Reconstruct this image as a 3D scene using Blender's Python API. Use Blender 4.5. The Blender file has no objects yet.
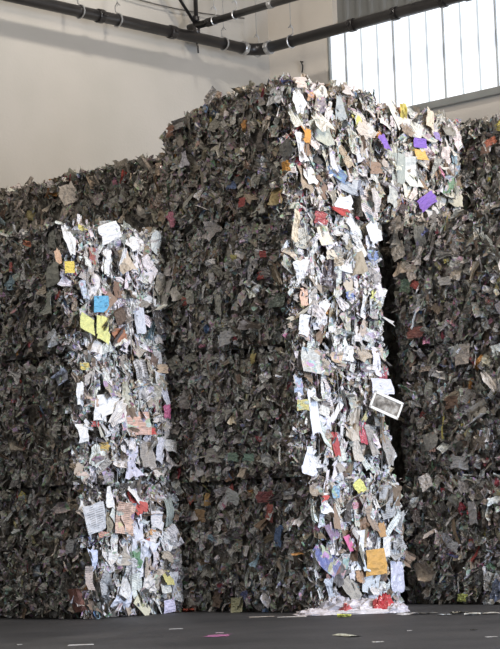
import bpy, math, random
import numpy as np
from mathutils import Vector, Matrix, Euler

rnd = random.Random(11)
scene = bpy.context.scene
COL = scene.collection

# ------------------------------------------------------------------ camera
F = 1900.0                                   # focal length in pixels (500 px wide frame)
EYE = 0.76
PITCH = math.atan(196 / F)
ROLL = math.radians(2.0)
cam_d = bpy.data.cameras.new('camera')
cam_d.sensor_fit = 'HORIZONTAL'
cam_d.sensor_width = 36.0
cam_d.lens = F * 36.0 / 500.0
cam = bpy.data.objects.new('camera', cam_d)
COL.objects.link(cam)
CAM_M = Matrix.Rotation(math.pi / 2 + PITCH, 4, 'X') @ Matrix.Rotation(-ROLL, 4, 'Z')
CAM_M.translation = Vector((0, 0, EYE))
cam.matrix_world = CAM_M
cam_d.clip_end = 200
scene.camera = cam

# ------------------------------------------------------------------ light
world = bpy.data.worlds.new('world')
scene.world = world
world.use_nodes = True
bg = world.node_tree.nodes['Background']
bg.inputs[0].default_value = (1.0, 0.985, 0.95, 1)
bg.inputs[1].default_value = 0.205

U = Vector((2000, -1900, 0)).normalized()    # along the shaded faces, to the right and nearer
V = Vector((-U.y, U.x, 0))                   # along the daylit faces, to the right and farther
ROTZ = math.atan2(U.y, U.x)
P2 = Vector((0.57, 15.5, 0))                 # foot of the middle stack's front corner


def area(name, loc, target, sx, sy, energy, col):
    l = bpy.data.lights.new(name, 'AREA')
    l.shape = 'RECTANGLE'
    l.size, l.size_y, l.energy, l.color = sx, sy, energy, col
    o = bpy.data.objects.new(name, l)
    o.location = loc
    o.rotation_euler = (Vector(target) - Vector(loc)).to_track_quat('-Z', 'Y').to_euler()
    COL.objects.link(o)
    return o


# daylight through the open dock door on the right, and a roof light above it
DOOR = P2 + U * 14 + V * 0.75
area('dock_door_daylight', DOOR + Vector((0, 0, 2.3)), P2 + Vector((-.5, .3, 1.6)), 3.6, 4.2, 2200, (0.70, 0.81, 1.0))
area('roof_light', P2 + U * 9.5 + V * 0.2 + Vector((0, 0, 7.9)), P2 + Vector((-1.5, 2.5, 4.6)), 2.0, 2.0, 900, (1.0, 0.85, 0.70))

# hall lamps under the roof: one over the far corner, one over the yard floor in front
CRN = Vector((.45, 26.85, 0))
area('hall_lamp_far', CRN + U * 3.1 - V * 4.2 + Vector((0, 0, 9.55)), CRN + U * 2.4 - V * 3.8, .5, .5, 200, (1.0, 0.92, 0.83))
area('hall_lamp_near', P2 - V * 6.5 + U * 1.5 + Vector((0, 0, 8.9)), P2 - V * 1.5 + U * .5, 1.5, 1.5, 230, (1.0, 0.93, 0.82))

scene.view_settings.view_transform = 'Standard'
scene.view_settings.look = 'None'
scene.view_settings.gamma = 1
scene.view_settings.exposure = 0.0
scene.view_settings.use_curve_mapping = False


# ------------------------------------------------------------------ helpers
def ray(px, py):
    d = Vector(((px - 250) / F, -(py - 324.5) / F, -1))
    return (CAM_M.to_3x3() @ d).normalized()


def at(px, py, Y):
    """World point seen at a pixel at depth Y (metres ahead of the camera)."""
    d = ray(px, py)
    return CAM_M.translation + d * (Y / d.y)


def on_plane(px, py, p, n):
    d = ray(px, py)
    o = CAM_M.translation
    return o + d * ((Vector(p) - o).dot(n) / d.dot(n))


def tag(o, label=None, cat=None, group=None, kind=None):
    for k, v in (('label', label), ('category', cat), ('group', group), ('kind', kind)):
        if v:
            o[k] = v
    return o


def empty(name, loc, rz=0.0):
    o = bpy.data.objects.new(name, None)
    o.location = loc
    o.rotation_euler = (0, 0, rz)
    o.empty_display_size = .1
    COL.objects.link(o)
    return o


def link(name, me, parent=None, mat=None):
    o = bpy.data.objects.new(name, me)
    COL.objects.link(o)
    if parent:
        o.parent = parent
    if mat and not me.materials:
        me.materials.append(mat)
    return o


def mesh(name, vs, fs, smooth=False):
    me = bpy.data.meshes.new(name)
    me.from_pydata([tuple(v) for v in vs], [], fs)
    me.polygons.foreach_set('use_smooth', [smooth] * len(me.polygons))
    me.update()
    return me


BOXF = [(0, 1, 3, 2), (4, 6, 7, 5), (0, 4, 5, 1), (2, 3, 7, 6), (0, 2, 6, 4), (1, 5, 7, 3)]


class MB:
    def __init__(s):
        s.v, s.f = [], []

    def box(s, o, ax, ay, az):
        """box from corner o along three edge vectors"""
        n = len(s.v)
        o, ax, ay, az = map(Vector, (o, ax, ay, az))
        for i in (0, 1):
            for j in (0, 1):
                for k in (0, 1):
                    s.v.append(o + ax * i + ay * j + az * k)
        s.f += [tuple(n + q for q in f) for f in BOXF]

    def tube(s, pts, r, seg=16, caps=True):
        n0 = len(s.v)
        pts = [Vector(p) for p in pts]
        rr = r if isinstance(r, (list, tuple)) else [r] * len(pts)
        up = None
        for i, p in enumerate(pts):
            t = (pts[min(i + 1, len(pts) - 1)] - pts[max(i - 1, 0)]).normalized()
            if up is None:
                up = Vector((0, 0, 1)) if abs(t.z) < .9 else Vector((1, 0, 0))
            a = t.cross(up).normalized()
            b = a.cross(t).normalized()
            up = b
            for k in range(seg):
                w = 2 * math.pi * k / seg
                s.v.append(p + (a * math.cos(w) + b * math.sin(w)) * rr[i])
        for i in range(len(pts) - 1):
            for k in range(seg):
                k2 = (k + 1) % seg
                s.f.append((n0 + i * seg + k, n0 + i * seg + k2, n0 + (i + 1) * seg + k2, n0 + (i + 1) * seg + k))
        if caps:
            s.f.append(tuple(n0 + k for k in range(seg))[::-1])
            e = n0 + (len(pts) - 1) * seg
            s.f.append(tuple(e + k for k in range(seg)))

    def build(s, name, mat, parent=None, smooth=False, origin=None):
        o0 = Vector(origin) if origin is not None else Vector((0, 0, 0))
        me = mesh(name, [v - o0 for v in s.v], s.f, smooth)
        o = link(name, me, parent, mat)
        o.location = o0
        return o


# ------------------------------------------------------------------ materials
def newmat(name):
    m = bpy.data.materials.new(name)
    m.use_nodes = True
    nt = m.node_tree
    return m, nt, nt.nodes['Principled BSDF']


def N(nt, t, **kw):
    n = nt.nodes.new(t)
    for k, v in kw.items():
        setattr(n, k, v)
    return n


def mottled(name, c1, c2, scale, rough=.8, bump=.1, detail=6, metallic=0.0, c3=None, bscale=None):
    m, nt, b = newmat(name)
    tc = N(nt, 'ShaderNodeTexCoord')
    no = N(nt, 'ShaderNodeTexNoise')
    no.inputs['Scale'].default_value = scale
    no.inputs['Detail'].default_value = detail
    nt.links.new(tc.outputs['Object'], no.inputs['Vector'])
    cr = N(nt, 'ShaderNodeValToRGB')
    cr.color_ramp.elements[0].position = .32
    cr.color_ramp.elements[1].position = .68
    cr.color_ramp.elements[0].color = (*c1, 1)
    cr.color_ramp.elements[1].color = (*c2, 1)
    if c3:
        e = cr.color_ramp.elements.new(.5)
        e.color = (*c3, 1)
    nt.links.new(no.outputs['Fac'], cr.inputs[0])
    nt.links.new(cr.outputs[0], b.inputs['Base Color'])
    b.inputs['Roughness'].default_value = rough
    b.inputs['Metallic'].default_value = metallic
    if bump:
        n2 = N(nt, 'ShaderNodeTexNoise')
        n2.inputs['Scale'].default_value = bscale or scale * 6
        n2.inputs['Detail'].default_value = 5
        nt.links.new(tc.outputs['Object'], n2.inputs['Vector'])
        bp = N(nt, 'ShaderNodeBump')
        bp.inputs['Strength'].default_value = bump
        bp.inputs['Distance'].default_value = .02
        nt.links.new(n2.outputs['Fac'], bp.inputs['Height'])
        nt.links.new(bp.outputs[0], b.inputs['Normal'])
    return m


def mixc(nt, fac, a, b, mode='MIX'):
    mx = N(nt, 'ShaderNodeMix', data_type='RGBA', blend_type=mode)
    if isinstance(fac, float):
        mx.inputs[0].default_value = fac
    else:
        nt.links.new(fac, mx.inputs[0])
    for i, x in ((6, a), (7, b)):
        if isinstance(x, tuple):
            mx.inputs[i].default_value = (*x, 1)
        else:
            nt.links.new(x, mx.inputs[i])
    return mx.outputs[2]


def mathn(nt, op, a, b=None, c=None):
    n = N(nt, 'ShaderNodeMath', operation=op)
    for i, x in enumerate((a, b, c)):
        if x is None:
            continue
        if isinstance(x, (int, float)):
            n.inputs[i].default_value = x
        else:
            nt.links.new(x, n.inputs[i])
    return n.outputs[0]


def paper_material(name, kind, source='object'):
    """Paper tinted by the object's own colour (or the mesh's dye attribute), with print."""
    m, nt, b = newmat(name)
    if source == 'object':
        oi = N(nt, 'ShaderNodeObjectInfo')
        base, r = oi.outputs['Color'], oi.outputs['Random']
    else:
        a = N(nt, 'ShaderNodeAttribute', attribute_name='dye')
        base, r = a.outputs['Color'], a.outputs['Fac']
    uv = N(nt, 'ShaderNodeUVMap')
    comb = N(nt, 'ShaderNodeCombineXYZ')
    nt.links.new(mathn(nt, 'MULTIPLY', r, 37.0), comb.inputs[0])
    nt.links.new(mathn(nt, 'MULTIPLY', r, 91.0), comb.inputs[1])
    add = N(nt, 'ShaderNodeVectorMath', operation='ADD')
    nt.links.new(uv.outputs[0], add.inputs[0])
    nt.links.new(comb.outputs[0], add.inputs[1])
    vec = add.outputs[0]
    col = base
    if kind in ('newsprint', 'magazine'):
        # columns of text: fine lines broken by noise, gutters between columns
        sp = N(nt, 'ShaderNodeSeparateXYZ')
        nt.links.new(vec, sp.inputs[0])
        line = mathn(nt, 'GREATER_THAN', mathn(nt, 'FRACT', mathn(nt, 'MULTIPLY', sp.outputs[1], 11.0)), .5)
        gut = mathn(nt, 'GREATER_THAN', mathn(nt, 'FRACT', mathn(nt, 'MULTIPLY', sp.outputs[0], 2.3)), .14)
        no = N(nt, 'ShaderNodeTexNoise')
        no.inputs['Scale'].default_value = 2.2
        nt.links.new(vec, no.inputs['Vector'])
        blk = mathn(nt, 'GREATER_THAN', no.outputs['Fac'], .46)
        fac = mathn(nt, 'MULTIPLY', mathn(nt, 'MULTIPLY', line, gut), mathn(nt, 'MULTIPLY', blk, .55))
        col = mixc(nt, fac, col, (.07, .07, .08))
    if kind == 'magazine':
        vo = N(nt, 'ShaderNodeTexVoronoi', distance='CHEBYCHEV')
        vo.inputs['Scale'].default_value = 2.6
        nt.links.new(vec, vo.inputs['Vector'])
        hs = N(nt, 'ShaderNodeHueSaturation')
        hs.inputs['Saturation'].default_value = .55
        hs.inputs['Value'].default_value = .62
        nt.links.new(vo.outputs['Color'], hs.inputs['Color'])
        n2 = N(nt, 'ShaderNodeTexNoise')
        n2.inputs['Scale'].default_value = 1.7
        nt.links.new(vec, n2.inputs['Vector'])
        col = mixc(nt, mathn(nt, 'MULTIPLY', mathn(nt, 'GREATER_THAN', n2.outputs['Fac'], .53), .8), col, hs.outputs[0])
    # stains and grey grime that belong to the scrap itself
    n3 = N(nt, 'ShaderNodeTexNoise')
    n3.inputs['Scale'].default_value = 3.0
    n3.inputs['Detail'].default_value = 4
    nt.links.new(vec, n3.inputs['Vector'])
    col = mixc(nt, mathn(nt, 'MULTIPLY', n3.outputs['Fac'], .35), col, (.30, .27, .24))
    nt.links.new(col, b.inputs['Base Color'])
    nb = N(nt, 'ShaderNodeTexVoronoi', feature='F1')
    nb.inputs['Scale'].default_value = 3.4
    nt.links.new(vec, nb.inputs['Vector'])
    nb2 = N(nt, 'ShaderNodeTexNoise')
    nb2.inputs['Scale'].default_value = 4.5
    nb2.inputs['Detail'].default_value = 3
    nt.links.new(vec, nb2.inputs['Vector'])
    hb = mathn(nt, 'ADD', nb.outputs['Distance'], mathn(nt, 'MULTIPLY', nb2.outputs['Fac'], 1.2))
    bp0 = N(nt, 'ShaderNodeBump')
    bp0.inputs['Strength'].default_value = .55 if kind != 'card' else .3
    bp0.inputs['Distance'].default_value = .03
    nt.links.new(hb, bp0.inputs['Height'])
    nt.links.new(bp0.outputs[0], b.inputs['Normal'])
    b.inputs['Roughness'].default_value = {'film': .22, 'magazine': .42}.get(kind, .75)
    if kind == 'card':
        wv = N(nt, 'ShaderNodeTexWave')
        wv.inputs['Scale'].default_value = 9
        nt.links.new(uv.outputs[0], wv.inputs['Vector'])
        bp = N(nt, 'ShaderNodeBump')
        bp.inputs['Strength'].default_value = .25
        bp.inputs['Distance'].default_value = .004
        nt.links.new(wv.outputs['Fac'], bp.inputs['Height'])
        nt.links.new(bp0.outputs[0], bp.inputs['Normal'])
        nt.links.new(bp.outputs[0], b.inputs['Normal'])
    return m


M = {
    'plain': paper_material('plain_paper', 'plain'),
    'news': paper_material('newsprint', 'newsprint'),
    'mag': paper_material('magazine_paper', 'magazine'),
    'card': paper_material('cardboard', 'card'),
    'film': paper_material('plastic_film', 'film'),
    'small': paper_material('shredded_paper', 'magazine', 'dye'),
    'core': mottled('packed_paper', (.07, .062, .052), (.46, .44, .40), 16, .9, .9, 8, c3=(.22, .20, .175), bscale=40),
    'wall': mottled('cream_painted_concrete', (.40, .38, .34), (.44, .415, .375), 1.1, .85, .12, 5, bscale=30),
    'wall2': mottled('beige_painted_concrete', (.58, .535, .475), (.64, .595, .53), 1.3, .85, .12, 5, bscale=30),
    'floor': mottled('worn_concrete', (.030, .031, .034), (.060, .060, .064), 1.6, .62, .25, 8, bscale=22),
    'ceil': mottled('ceiling_paint', (.35, .34, .32), (.42, .41, .39), 1.0, .9, .1),
    'pipe': mottled('black_painted_steel', (.010, .009, .009), (.022, .019, .018), 5, .38, .08),
    'red': mottled('red_oxide_paint', (.10, .022, .018), (.16, .035, .028), 7, .5, .1),
    'zinc': mottled('zinc_plated_steel', (.36, .36, .36), (.55, .55, .54), 12, .35, .05, metallic=.7),
    'darkpanel': mottled('grey_metal_sheet', (.15, .155, .15), (.19, .195, .19), 2, .5, .06),
    'frame': mottled('grey_metal_trim', (.20, .21, .20), (.26, .27, .26), 3, .5, .05),
    'wire': mottled('baling_wire_steel', (.10, .095, .09), (.22, .21, .2), 10, .5, .05, metallic=.5),
}

m, nt, b = newmat('daylit_translucent_panel')
b.inputs['Base Color'].default_value = (.7, .75, .8, 1)
b.inputs['Roughness'].default_value = .5
tc = N(nt, 'ShaderNodeTexCoord')
no = N(nt, 'ShaderNodeTexNoise')
no.inputs['Scale'].default_value = 1.4
nt.links.new(tc.outputs['Object'], no.inputs['Vector'])
cr = N(nt, 'ShaderNodeValToRGB')
cr.color_ramp.elements[0].position, cr.color_ramp.elements[1].position = .35, .65
cr.color_ramp.elements[0].color = (.80, .87, 1.0, 1)
cr.color_ramp.elements[1].color = (.93, .97, 1.0, 1)
nt.links.new(no.outputs['Fac'], cr.inputs[0])
nt.links.new(cr.outputs[0], b.inputs['Emission Color'])
b.inputs['Emission Strength'].default_value = .86
M['glow'] = m
m, nt, b = newmat('translucent_panel_joint')
b.inputs['Base Color'].default_value = (.45, .5, .52, 1)
b.inputs['Emission Color'].default_value = (.8, .87, .92, 1)
b.inputs['Emission Strength'].default_value = .40
M['joint'] = m
M['rib'] = mottled('grey_panel_rib', (.42, .45, .46), (.5, .53, .54), 3, .5, .05)

# ------------------------------------------------------------------ the room
ELB = at(256, 51, 26.15)                      # elbow of the sprinkler main
CORNER = ELB + V * .67 - U * .37
CORNER.z = 0
CEIL = 9.8
LW, RW = 21.0, 16.0
mb = MB()
mb.box(CORNER - V * LW - U * .25, V * (LW + .25), U * .25, (0, 0, CEIL))
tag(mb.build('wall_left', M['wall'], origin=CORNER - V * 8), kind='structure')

# back wall: cream part, a strip under the window and the cladding above it
Wn = -V                                       # its inward normal
def wallx(px, py):
    p = on_plane(px, py, CORNER, Wn)
    return (p - CORNER).dot(U), p.z
sx0, _ = wallx(329, 60)
_, zb = wallx(420, 105)
_, zt = wallx(400, 17)
zt += .10
wall = MB()
wall.box(CORNER, U * sx0, V * .25, (0, 0, CEIL))
wall.box(CORNER + U * sx0, U * (RW - sx0), V * .25, (0, 0, zb - .10))
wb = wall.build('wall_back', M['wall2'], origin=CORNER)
tag(wb, kind='structure')
# corrugated dark cladding above the window
clad = empty('wall_back', CORNER)
tag(clad, kind='structure')
step = .22
x = sx0 + .10
k = 0
while x < RW:
    mbs = MB()
    o = U * x + V * .10 + Vector((0, 0, zt))
    hh = CEIL - zt
    prof = [(0, 0), (.15, 0), (.165, -.035), (.205, -.035), (.22, 0)]
    for (a, da), (c, dc) in zip(prof[:-1], prof[1:]):
        mbs.box(o + U * a + V * da, U * (c - a) + V * (dc - da), V * .012, (0, 0, hh))
    mbs.build('cladding_sheet', M['darkpanel'], clad)
    x += step
    k += 1
post = MB()
post.box(U * sx0 + V * .0 + Vector((0, 0, zt)), U * .10, V * .25, (0, 0, CEIL - zt))
post.build('wall_edge', M['wall2'], clad)

# translucent window band: each sheet a piece, a joint between two
win = empty('window_1', CORNER + Vector((0, 0, zb)))
tag(win, kind='structure')
x = sx0 + .02
SP = .285
k = 0
while x < RW:
    mbs = MB()
    mbs.box(U * x + V * .03, U * (SP - .022), V * .01, (0, 0, zt - zb))
    mbs.build('window_panel', M['glow'], win)
    mbs = MB()
    wd = .026
    mbs.box(U * (x + SP - .022) + V * (.018 if k % 3 else .010), U * wd, V * .03, (0, 0, zt - zb))
    mbs.build('panel_joint', M['joint'] if k % 3 else M['rib'], win)
    x += SP
    k += 1
mbs = MB()
mbs.box(U * (sx0 - .02) + V * (-.06) + Vector((0, 0, -.10)), U * (RW - sx0), V * .30, (0, 0, .10))
mbs.box(U * (sx0 - .02) + V * (-.09) + Vector((0, 0, -.10)), U * (RW - sx0), V * .03, (0, 0, .05))
mbs.build('window_sill', M['frame'], win)
mbs = MB()
mbs.box(U * (sx0 - .01) + V * (-.01), U * .03, V * .25, (0, 0, zt - zb))
mbs.build('window_frame', M['frame'], win)
mbs = MB()
mbs.box(U * (sx0) + V * (.0) + Vector((0, 0, zt - zb - .03)), U * (RW - sx0), V * .2, (0, 0, .06))
mbs.build('window_frame', M['frame'], win)

fl = MB()
fl.box((-26, -8, -.2), (52, 0, 0), (0, 46, 0), (0, 0, .2))
tag(fl.build('floor', M['floor']), kind='structure')
ce = MB()
ce.box((-26, 9, CEIL), (52, 0, 0), (0, 29, 0), (0, 0, .15))
tag(ce.build('ceiling', M['ceil']), kind='structure')

# ------------------------------------------------------------------ sprinkler pipes
zE = ELB.z
bz = Vector((0, 0, 1))


def clamp(parent, p, axis, r, w=.05, mat='pipe'):
    c = MB()
    c.tube([p - axis * w, p - axis * (w * .8), p + axis * (w * .8), p + axis * w], [r * .96, r, r, r * .96], 16)
    side = axis.cross(bz).normalized()
    for s in (-1, 1):
        c.box(p + side * (s * r) - axis * (w * .5) - bz * .02 - side * .02, axis * w, side * .04, bz * .04)
    return c.build('coupling', M[mat], parent, smooth=False)


def hanger(p, r, tall, label, group=None):
    """band hanger: ring round the pipe, threaded rod up to the roof, nut"""
    t = empty('pipe_hanger', p)
    tag(t, label, 'pipe hanger', group)
    return t


main = empty('sprinkler_pipe', ELB)
tag(main, 'thick black sprinkler main bending round the corner under the roof', 'pipe')
R1 = .076
bend = .22
pts = [Vector((0, 0, 0)) - V * 15.5, -V * 8, -V * 4, -V * bend]
for i in range(1, 8):
    w = i / 8 * math.pi / 2
    pts.append(-V * bend + V * bend * math.sin(w) + U * bend * (1 - math.cos(w)))
p1 = MB(); p1.tube(pts[:4], R1, 20); p1.build('pipe_run', M['pipe'], main, True)
p1 = MB(); p1.tube(pts[3:] + [U * bend], R1 * 1.12, 20); p1.build('elbow', M['pipe'], main, True)
p1 = MB(); p1.tube([U * bend, U * 4, U * 9, U * 14.5], R1, 20); p1.build('pipe_run', M['pipe'], main, True)
for a in (-V * (bend + .03), U * (bend + .03)):
    ax = V if a.dot(V) < -.01 else U
    clamp(main, a, ax, R1 * 1.3, .035, 'zinc')


def on_line(px, p0, d):
    """parameter t where p0 + d t is seen in image column px"""
    best, bt = 1e9, 0
    inv = CAM_M.inverted()
    for i in range(-1600, 1600):
        t = i * .01
        q = inv @ (p0 + d * t)
        if q.z > -1:
            continue
        x = 250 + q.x / -q.z * F
        if abs(x - px) < best:
            best, bt = abs(x - px), t
    return bt


for px in (100, 172):
    t = on_line(px, ELB, V)
    clamp(main, V * t, V, R1 * 1.22, .05)
for px in (352, 395, 443, 468):
    t = on_line(px, ELB, U)
    clamp(main, U * t, U, R1 * 1.2, .045)

# branch pipe crossing above, with its coupling painted red
tb = on_line(197, ELB, V)
B0 = ELB + V * tb + bz * .165
br = empty('sprinkler_branch_pipe', B0)
tag(br, 'thinner black branch pipe above the main, with red coupling', 'pipe')
q = MB(); q.tube([-U * .14, U * 2.0, U * 4.2, U * 9], .049, 16); q.build('pipe_run', M['pipe'], br, True)
q = MB(); q.tube([-bz * .16, bz * .03], .05, 14); q.build('tee_outlet', M['pipe'], br, True)
tr = on_line(336, B0, U)
clamp(br, U * tr, U, .075, .06, 'red')
clamp(br, U * (tr * .55), U, .058, .035, 'zinc')
clamp(br, U * .25, U, .06, .05)
post = MB(); post.tube([bz * .0, bz * (CEIL - B0.z)], .03, 12)
post_o = post.build('drop_pipe', M['pipe'], br, True)
clamp(br, bz * .10, bz * 1.0 + U * .001, .045, .03)
brace = MB(); brace.tube([Vector((0, 0, .0)), -V * .95 * (CEIL - B0.z) + bz * (CEIL - B0.z)], .022, 10)
brace.build('diagonal_brace', M['pipe'], br, True)
hk = MB()
hk.tube([-bz * .20, -bz * .25, -bz * .30 + U * .015, -bz * .38 + U * .02], .012, 8)
hk.build('drain_hook', M['pipe'], br, True)


def hanger_at(px, base, d, r, label):
    t = on_line(px, base, d)
    p = base + d * t
    h = empty('pipe_hanger', p)
    tag(h, label, 'pipe hanger')
    side = d.cross(bz).normalized()
    ring = MB()
    pts = []
    rr = r + .012
    for i in range(13):
        w = math.radians(-90 + i * 360 / 12)
        pts.append(side * math.cos(w) * rr + bz * (math.sin(w) * rr))
    ring.tube(pts, .011, 6)
    ring.build('ring', M['zinc'], h)
    loop = MB()
    loop.tube([bz * (rr), bz * (rr + .03) - side * .04, bz * (rr + .10) - side * .045, bz * (rr + .15), bz * (rr + .10) + side * .045], .008, 6)
    loop.build('clevis', M['zinc'], h)
    rod = MB()
    rod.tube([bz * (rr + .1), bz * (CEIL - p.z)], .006, 6)
    rod.build('threaded_rod', M['zinc'], h)
    return h


for px, base, d, r, lb in (
    (80, ELB, V, R1, 'zinc band hanger on the main pipe, leftmost, near the frame top'),
    (118, ELB, V, R1, 'zinc hanger on the main pipe, second from the left'),
    (224, ELB, V, R1, 'zinc hook hanger just left of the pipe bend'),
    (257, ELB + U * .1, U, R1, 'zinc hanger right at the pipe elbow'),
    (291, ELB, U, R1, 'zinc hanger to the right of the pipe bend'),
    (214, B0, U, .045, 'thin hanger rod nearest the branch pipe tee'),
    (235, B0, U, .045, 'thin hanger rod on the branch pipe, above the pipe bend'),
):
    hanger_at(px, base, d, r, lb)

hp = on_plane(303, 62, CORNER, Wn)
hkb = MB()
o = hp - V * .03
hkb.tube([o + V * .05, o - V * .02, o + bz * -.06 + U * .02, o - bz * .16 + U * .0], .010, 8)
tag(hkb.build('wall_hook', M['pipe'], None, True, origin=hp), 'small dark hook on the beige wall beside the window', 'hook')
cb = MB()
c0 = ELB - V * 3.2 - U * .30 + bz * .55
pts = []
for i in range(13):
    s = i / 12
    pts.append(c0 + V * (3.3 * s) + bz * (-.10 * math.sin(s * math.pi) + .0 * s))
cb.tube(pts, .010, 6)
tag(cb.build('wall_cable', M['wire'], None, True, origin=c0), 'thin grey cable running along the cream wall above the main pipe', 'cable')

# ------------------------------------------------------------------ paper scraps
nrnd = np.random.RandomState(5)


def sheet_grid(nx, ny, asp, kind, seed):
    """Unit scrap: grid in x,y (about -.5...5), facing +z; returns verts (n,3), faces, uv."""
    r = np.random.RandomState(seed)
    xs = np.linspace(-.5, .5, nx)
    ys = np.linspace(-.5, .5, ny)
    X, Y = np.meshgrid(xs, ys)
    Uu, Vv = X + .5, Y + .5
    X = X.copy(); Y = Y.copy() * asp
    Z = np.zeros_like(X)
    # torn outline: pull the border in and out
    edge = (np.abs(Uu - .5) > .49) | (np.abs(Vv - .5) > .49)
    tear = {'sheet': .06, 'torn': .12, 'crumple': .09, 'strip': .10, 'curl': .05, 'flat': .02, 'wad': .1, 'drape': .06}[kind]
    X += edge * r.uniform(-tear, tear, X.shape)
    Y += edge * r.uniform(-tear, tear, X.shape) * asp
    a = r.uniform(0, math.pi)
    ca, sa = math.cos(a), math.sin(a)
    T = X * ca + Y * sa
    if kind in ('sheet', 'torn'):
        Z += .30 * r.uniform(.5, 1.2) * np.sign(r.uniform(-1, 1)) * np.abs(T - r.uniform(-.15, .15))   # crease
        Z += r.uniform(-.05, .05, X.shape)
        Z -= .25 * T ** 2
    elif kind == 'drape':
        fr_ = r.uniform(7, 13); ph_ = r.uniform(0, 6)
        Z += .10 * np.sin(Uu * fr_ + ph_ + 1.5 * np.sin(Vv * 3)) + .10 * np.sin(Vv * r.uniform(3, 6) + ph_) + r.uniform(-.04, .04, X.shape)
        X *= .75 + .35 * np.sin(Vv * r.uniform(2, 5) + ph_)
    elif kind == 'flat':
        Z += .22 * T ** 2 * r.choice([-1, 1]) + r.uniform(-.03, .03, X.shape)
    elif kind == 'crumple':
        Z += r.uniform(-.16, .16, X.shape)
        X += r.uniform(-.08, .08, X.shape); Y += r.uniform(-.08, .08, X.shape)
    elif kind == 'strip':
        tw = r.uniform(-1.6, 1.6)
        ang = tw * Vv
        Xo = X * .30
        X = Xo * np.cos(ang) + .10 * np.sin(Vv * 5 + r.uniform(0, 6))
        Z = Xo * np.sin(ang) + .12 * np.sin(Vv * r.uniform(3, 6) + r.uniform(0, 6))
    elif kind == 'curl':
        R = r.uniform(.22, .45)
        th = T / R
        P = -X * sa + Y * ca
        T2 = R * np.sin(th); Z = R * (1 - np.cos(th))
        X = T2 * ca - P * sa; Y = T2 * sa + P * ca
        Z -= Z.mean()
    elif kind == 'wad':
        ph = Uu * 2 * math.pi * .8; tt = (Vv - .5) * math.pi * .9
        rr = .42 * (1 + r.uniform(-.3, .3, X.shape))
        X = rr * np.cos(tt) * np.cos(ph); Z = rr * np.cos(tt) * np.sin(ph) * .7; Y = rr * np.sin(tt) * asp
    vs = np.stack([X.ravel(), Y.ravel(), Z.ravel()], 1)
    fs = []
    for j in range(ny - 1):
        for i in range(nx - 1):
            q = j * nx + i
            fs.append((q, q + 1, q + 1 + nx, q + nx))
    uv = np.stack([Uu.ravel(), Vv.ravel() * asp], 1)
    return vs, fs, uv


def scrap_mesh(name, grids, smooth=False):
    vs, fs, uvs, n = [], [], [], 0
    for g in grids:
        vs.append(g[0]); fs += [tuple(n + k for k in f) for f in g[1]]; uvs.append(g[2]); n += len(g[0])
    vs = np.concatenate(vs); uvs = np.concatenate(uvs)
    me = bpy.data.meshes.new(name)
    me.from_pydata(vs.tolist(), [], fs)
    lay = me.uv_layers.new(name='UVMap')
    li = np.empty(len(me.loops), dtype=np.int32)
    me.loops.foreach_get('vertex_index', li)
    lay.data.foreach_set('uv', uvs[li].ravel())
    me.materials.append(M['plain'])
    me.update()
    return me


SHAPES = {}
for kd, n, nx, ny, asp in (('sheet', 10, 5, 6, 1.4), ('torn', 12, 5, 6, 1.45), ('crumple', 10, 5, 6, 1.3), ('drape', 8, 6, 7, 1.6),
                           ('strip', 6, 3, 8, 1.8), ('curl', 6, 6, 4, 1.2), ('flat', 5, 4, 4, 1.35), ('wad', 6, 7, 5, 1.1)):
    SHAPES[kd] = [scrap_mesh('scrap_' + kd, [sheet_grid(nx, ny, asp * rnd.uniform(.85, 1.15), kd, 100 * i + len(kd))]) for i in range(n)]
# booklets: a few leaves fanned from one spine
SHAPES['book'] = []
for i in range(5):
    gs = []
    for j in range(4):
        v, f, u = sheet_grid(4, 4, 1.35, 'flat', 900 + i * 7 + j)
        ang = math.radians(-14 + j * rnd.uniform(6, 13))
        x = v[:, 0] + .5
        v = np.stack([x * math.cos(ang) - .5, v[:, 1], v[:, 2] + x * math.sin(ang)], 1)
        gs.append((v, f, u))
    SHAPES['book'].append(scrap_mesh('scrap_booklet', gs))

WHITE, GREY = (.80, .80, .80), (.48, .48, .46)


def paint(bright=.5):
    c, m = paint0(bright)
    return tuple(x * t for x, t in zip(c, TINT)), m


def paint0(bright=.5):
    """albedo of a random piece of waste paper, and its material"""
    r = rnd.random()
    shade_mul = 1.0 if bright > .5 else .88  # lit faces whiter, shaded faces darker: shading put into the paper colour
    j = lambda c, s=.04: tuple(max(.01, (x + rnd.uniform(-s, s)) * shade_mul) for x in c)
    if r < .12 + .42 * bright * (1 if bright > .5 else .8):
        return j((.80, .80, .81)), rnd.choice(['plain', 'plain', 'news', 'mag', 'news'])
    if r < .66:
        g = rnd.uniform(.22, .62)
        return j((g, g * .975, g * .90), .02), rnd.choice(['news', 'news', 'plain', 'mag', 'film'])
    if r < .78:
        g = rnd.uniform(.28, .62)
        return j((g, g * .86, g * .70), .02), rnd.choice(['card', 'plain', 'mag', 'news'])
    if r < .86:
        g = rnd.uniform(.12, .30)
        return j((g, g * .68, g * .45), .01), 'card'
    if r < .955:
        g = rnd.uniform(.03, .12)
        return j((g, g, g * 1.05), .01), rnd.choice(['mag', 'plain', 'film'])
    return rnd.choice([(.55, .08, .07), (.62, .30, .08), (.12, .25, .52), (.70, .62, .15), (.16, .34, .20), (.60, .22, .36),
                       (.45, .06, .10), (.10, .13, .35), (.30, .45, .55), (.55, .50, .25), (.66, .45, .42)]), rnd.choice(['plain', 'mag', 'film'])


def small_paint(bright):
    return paint(bright)[0]


TINT = (1.0, 1.0, 1.0)                        # warm cast of the upper light, put into the top bales' paper colour


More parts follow.
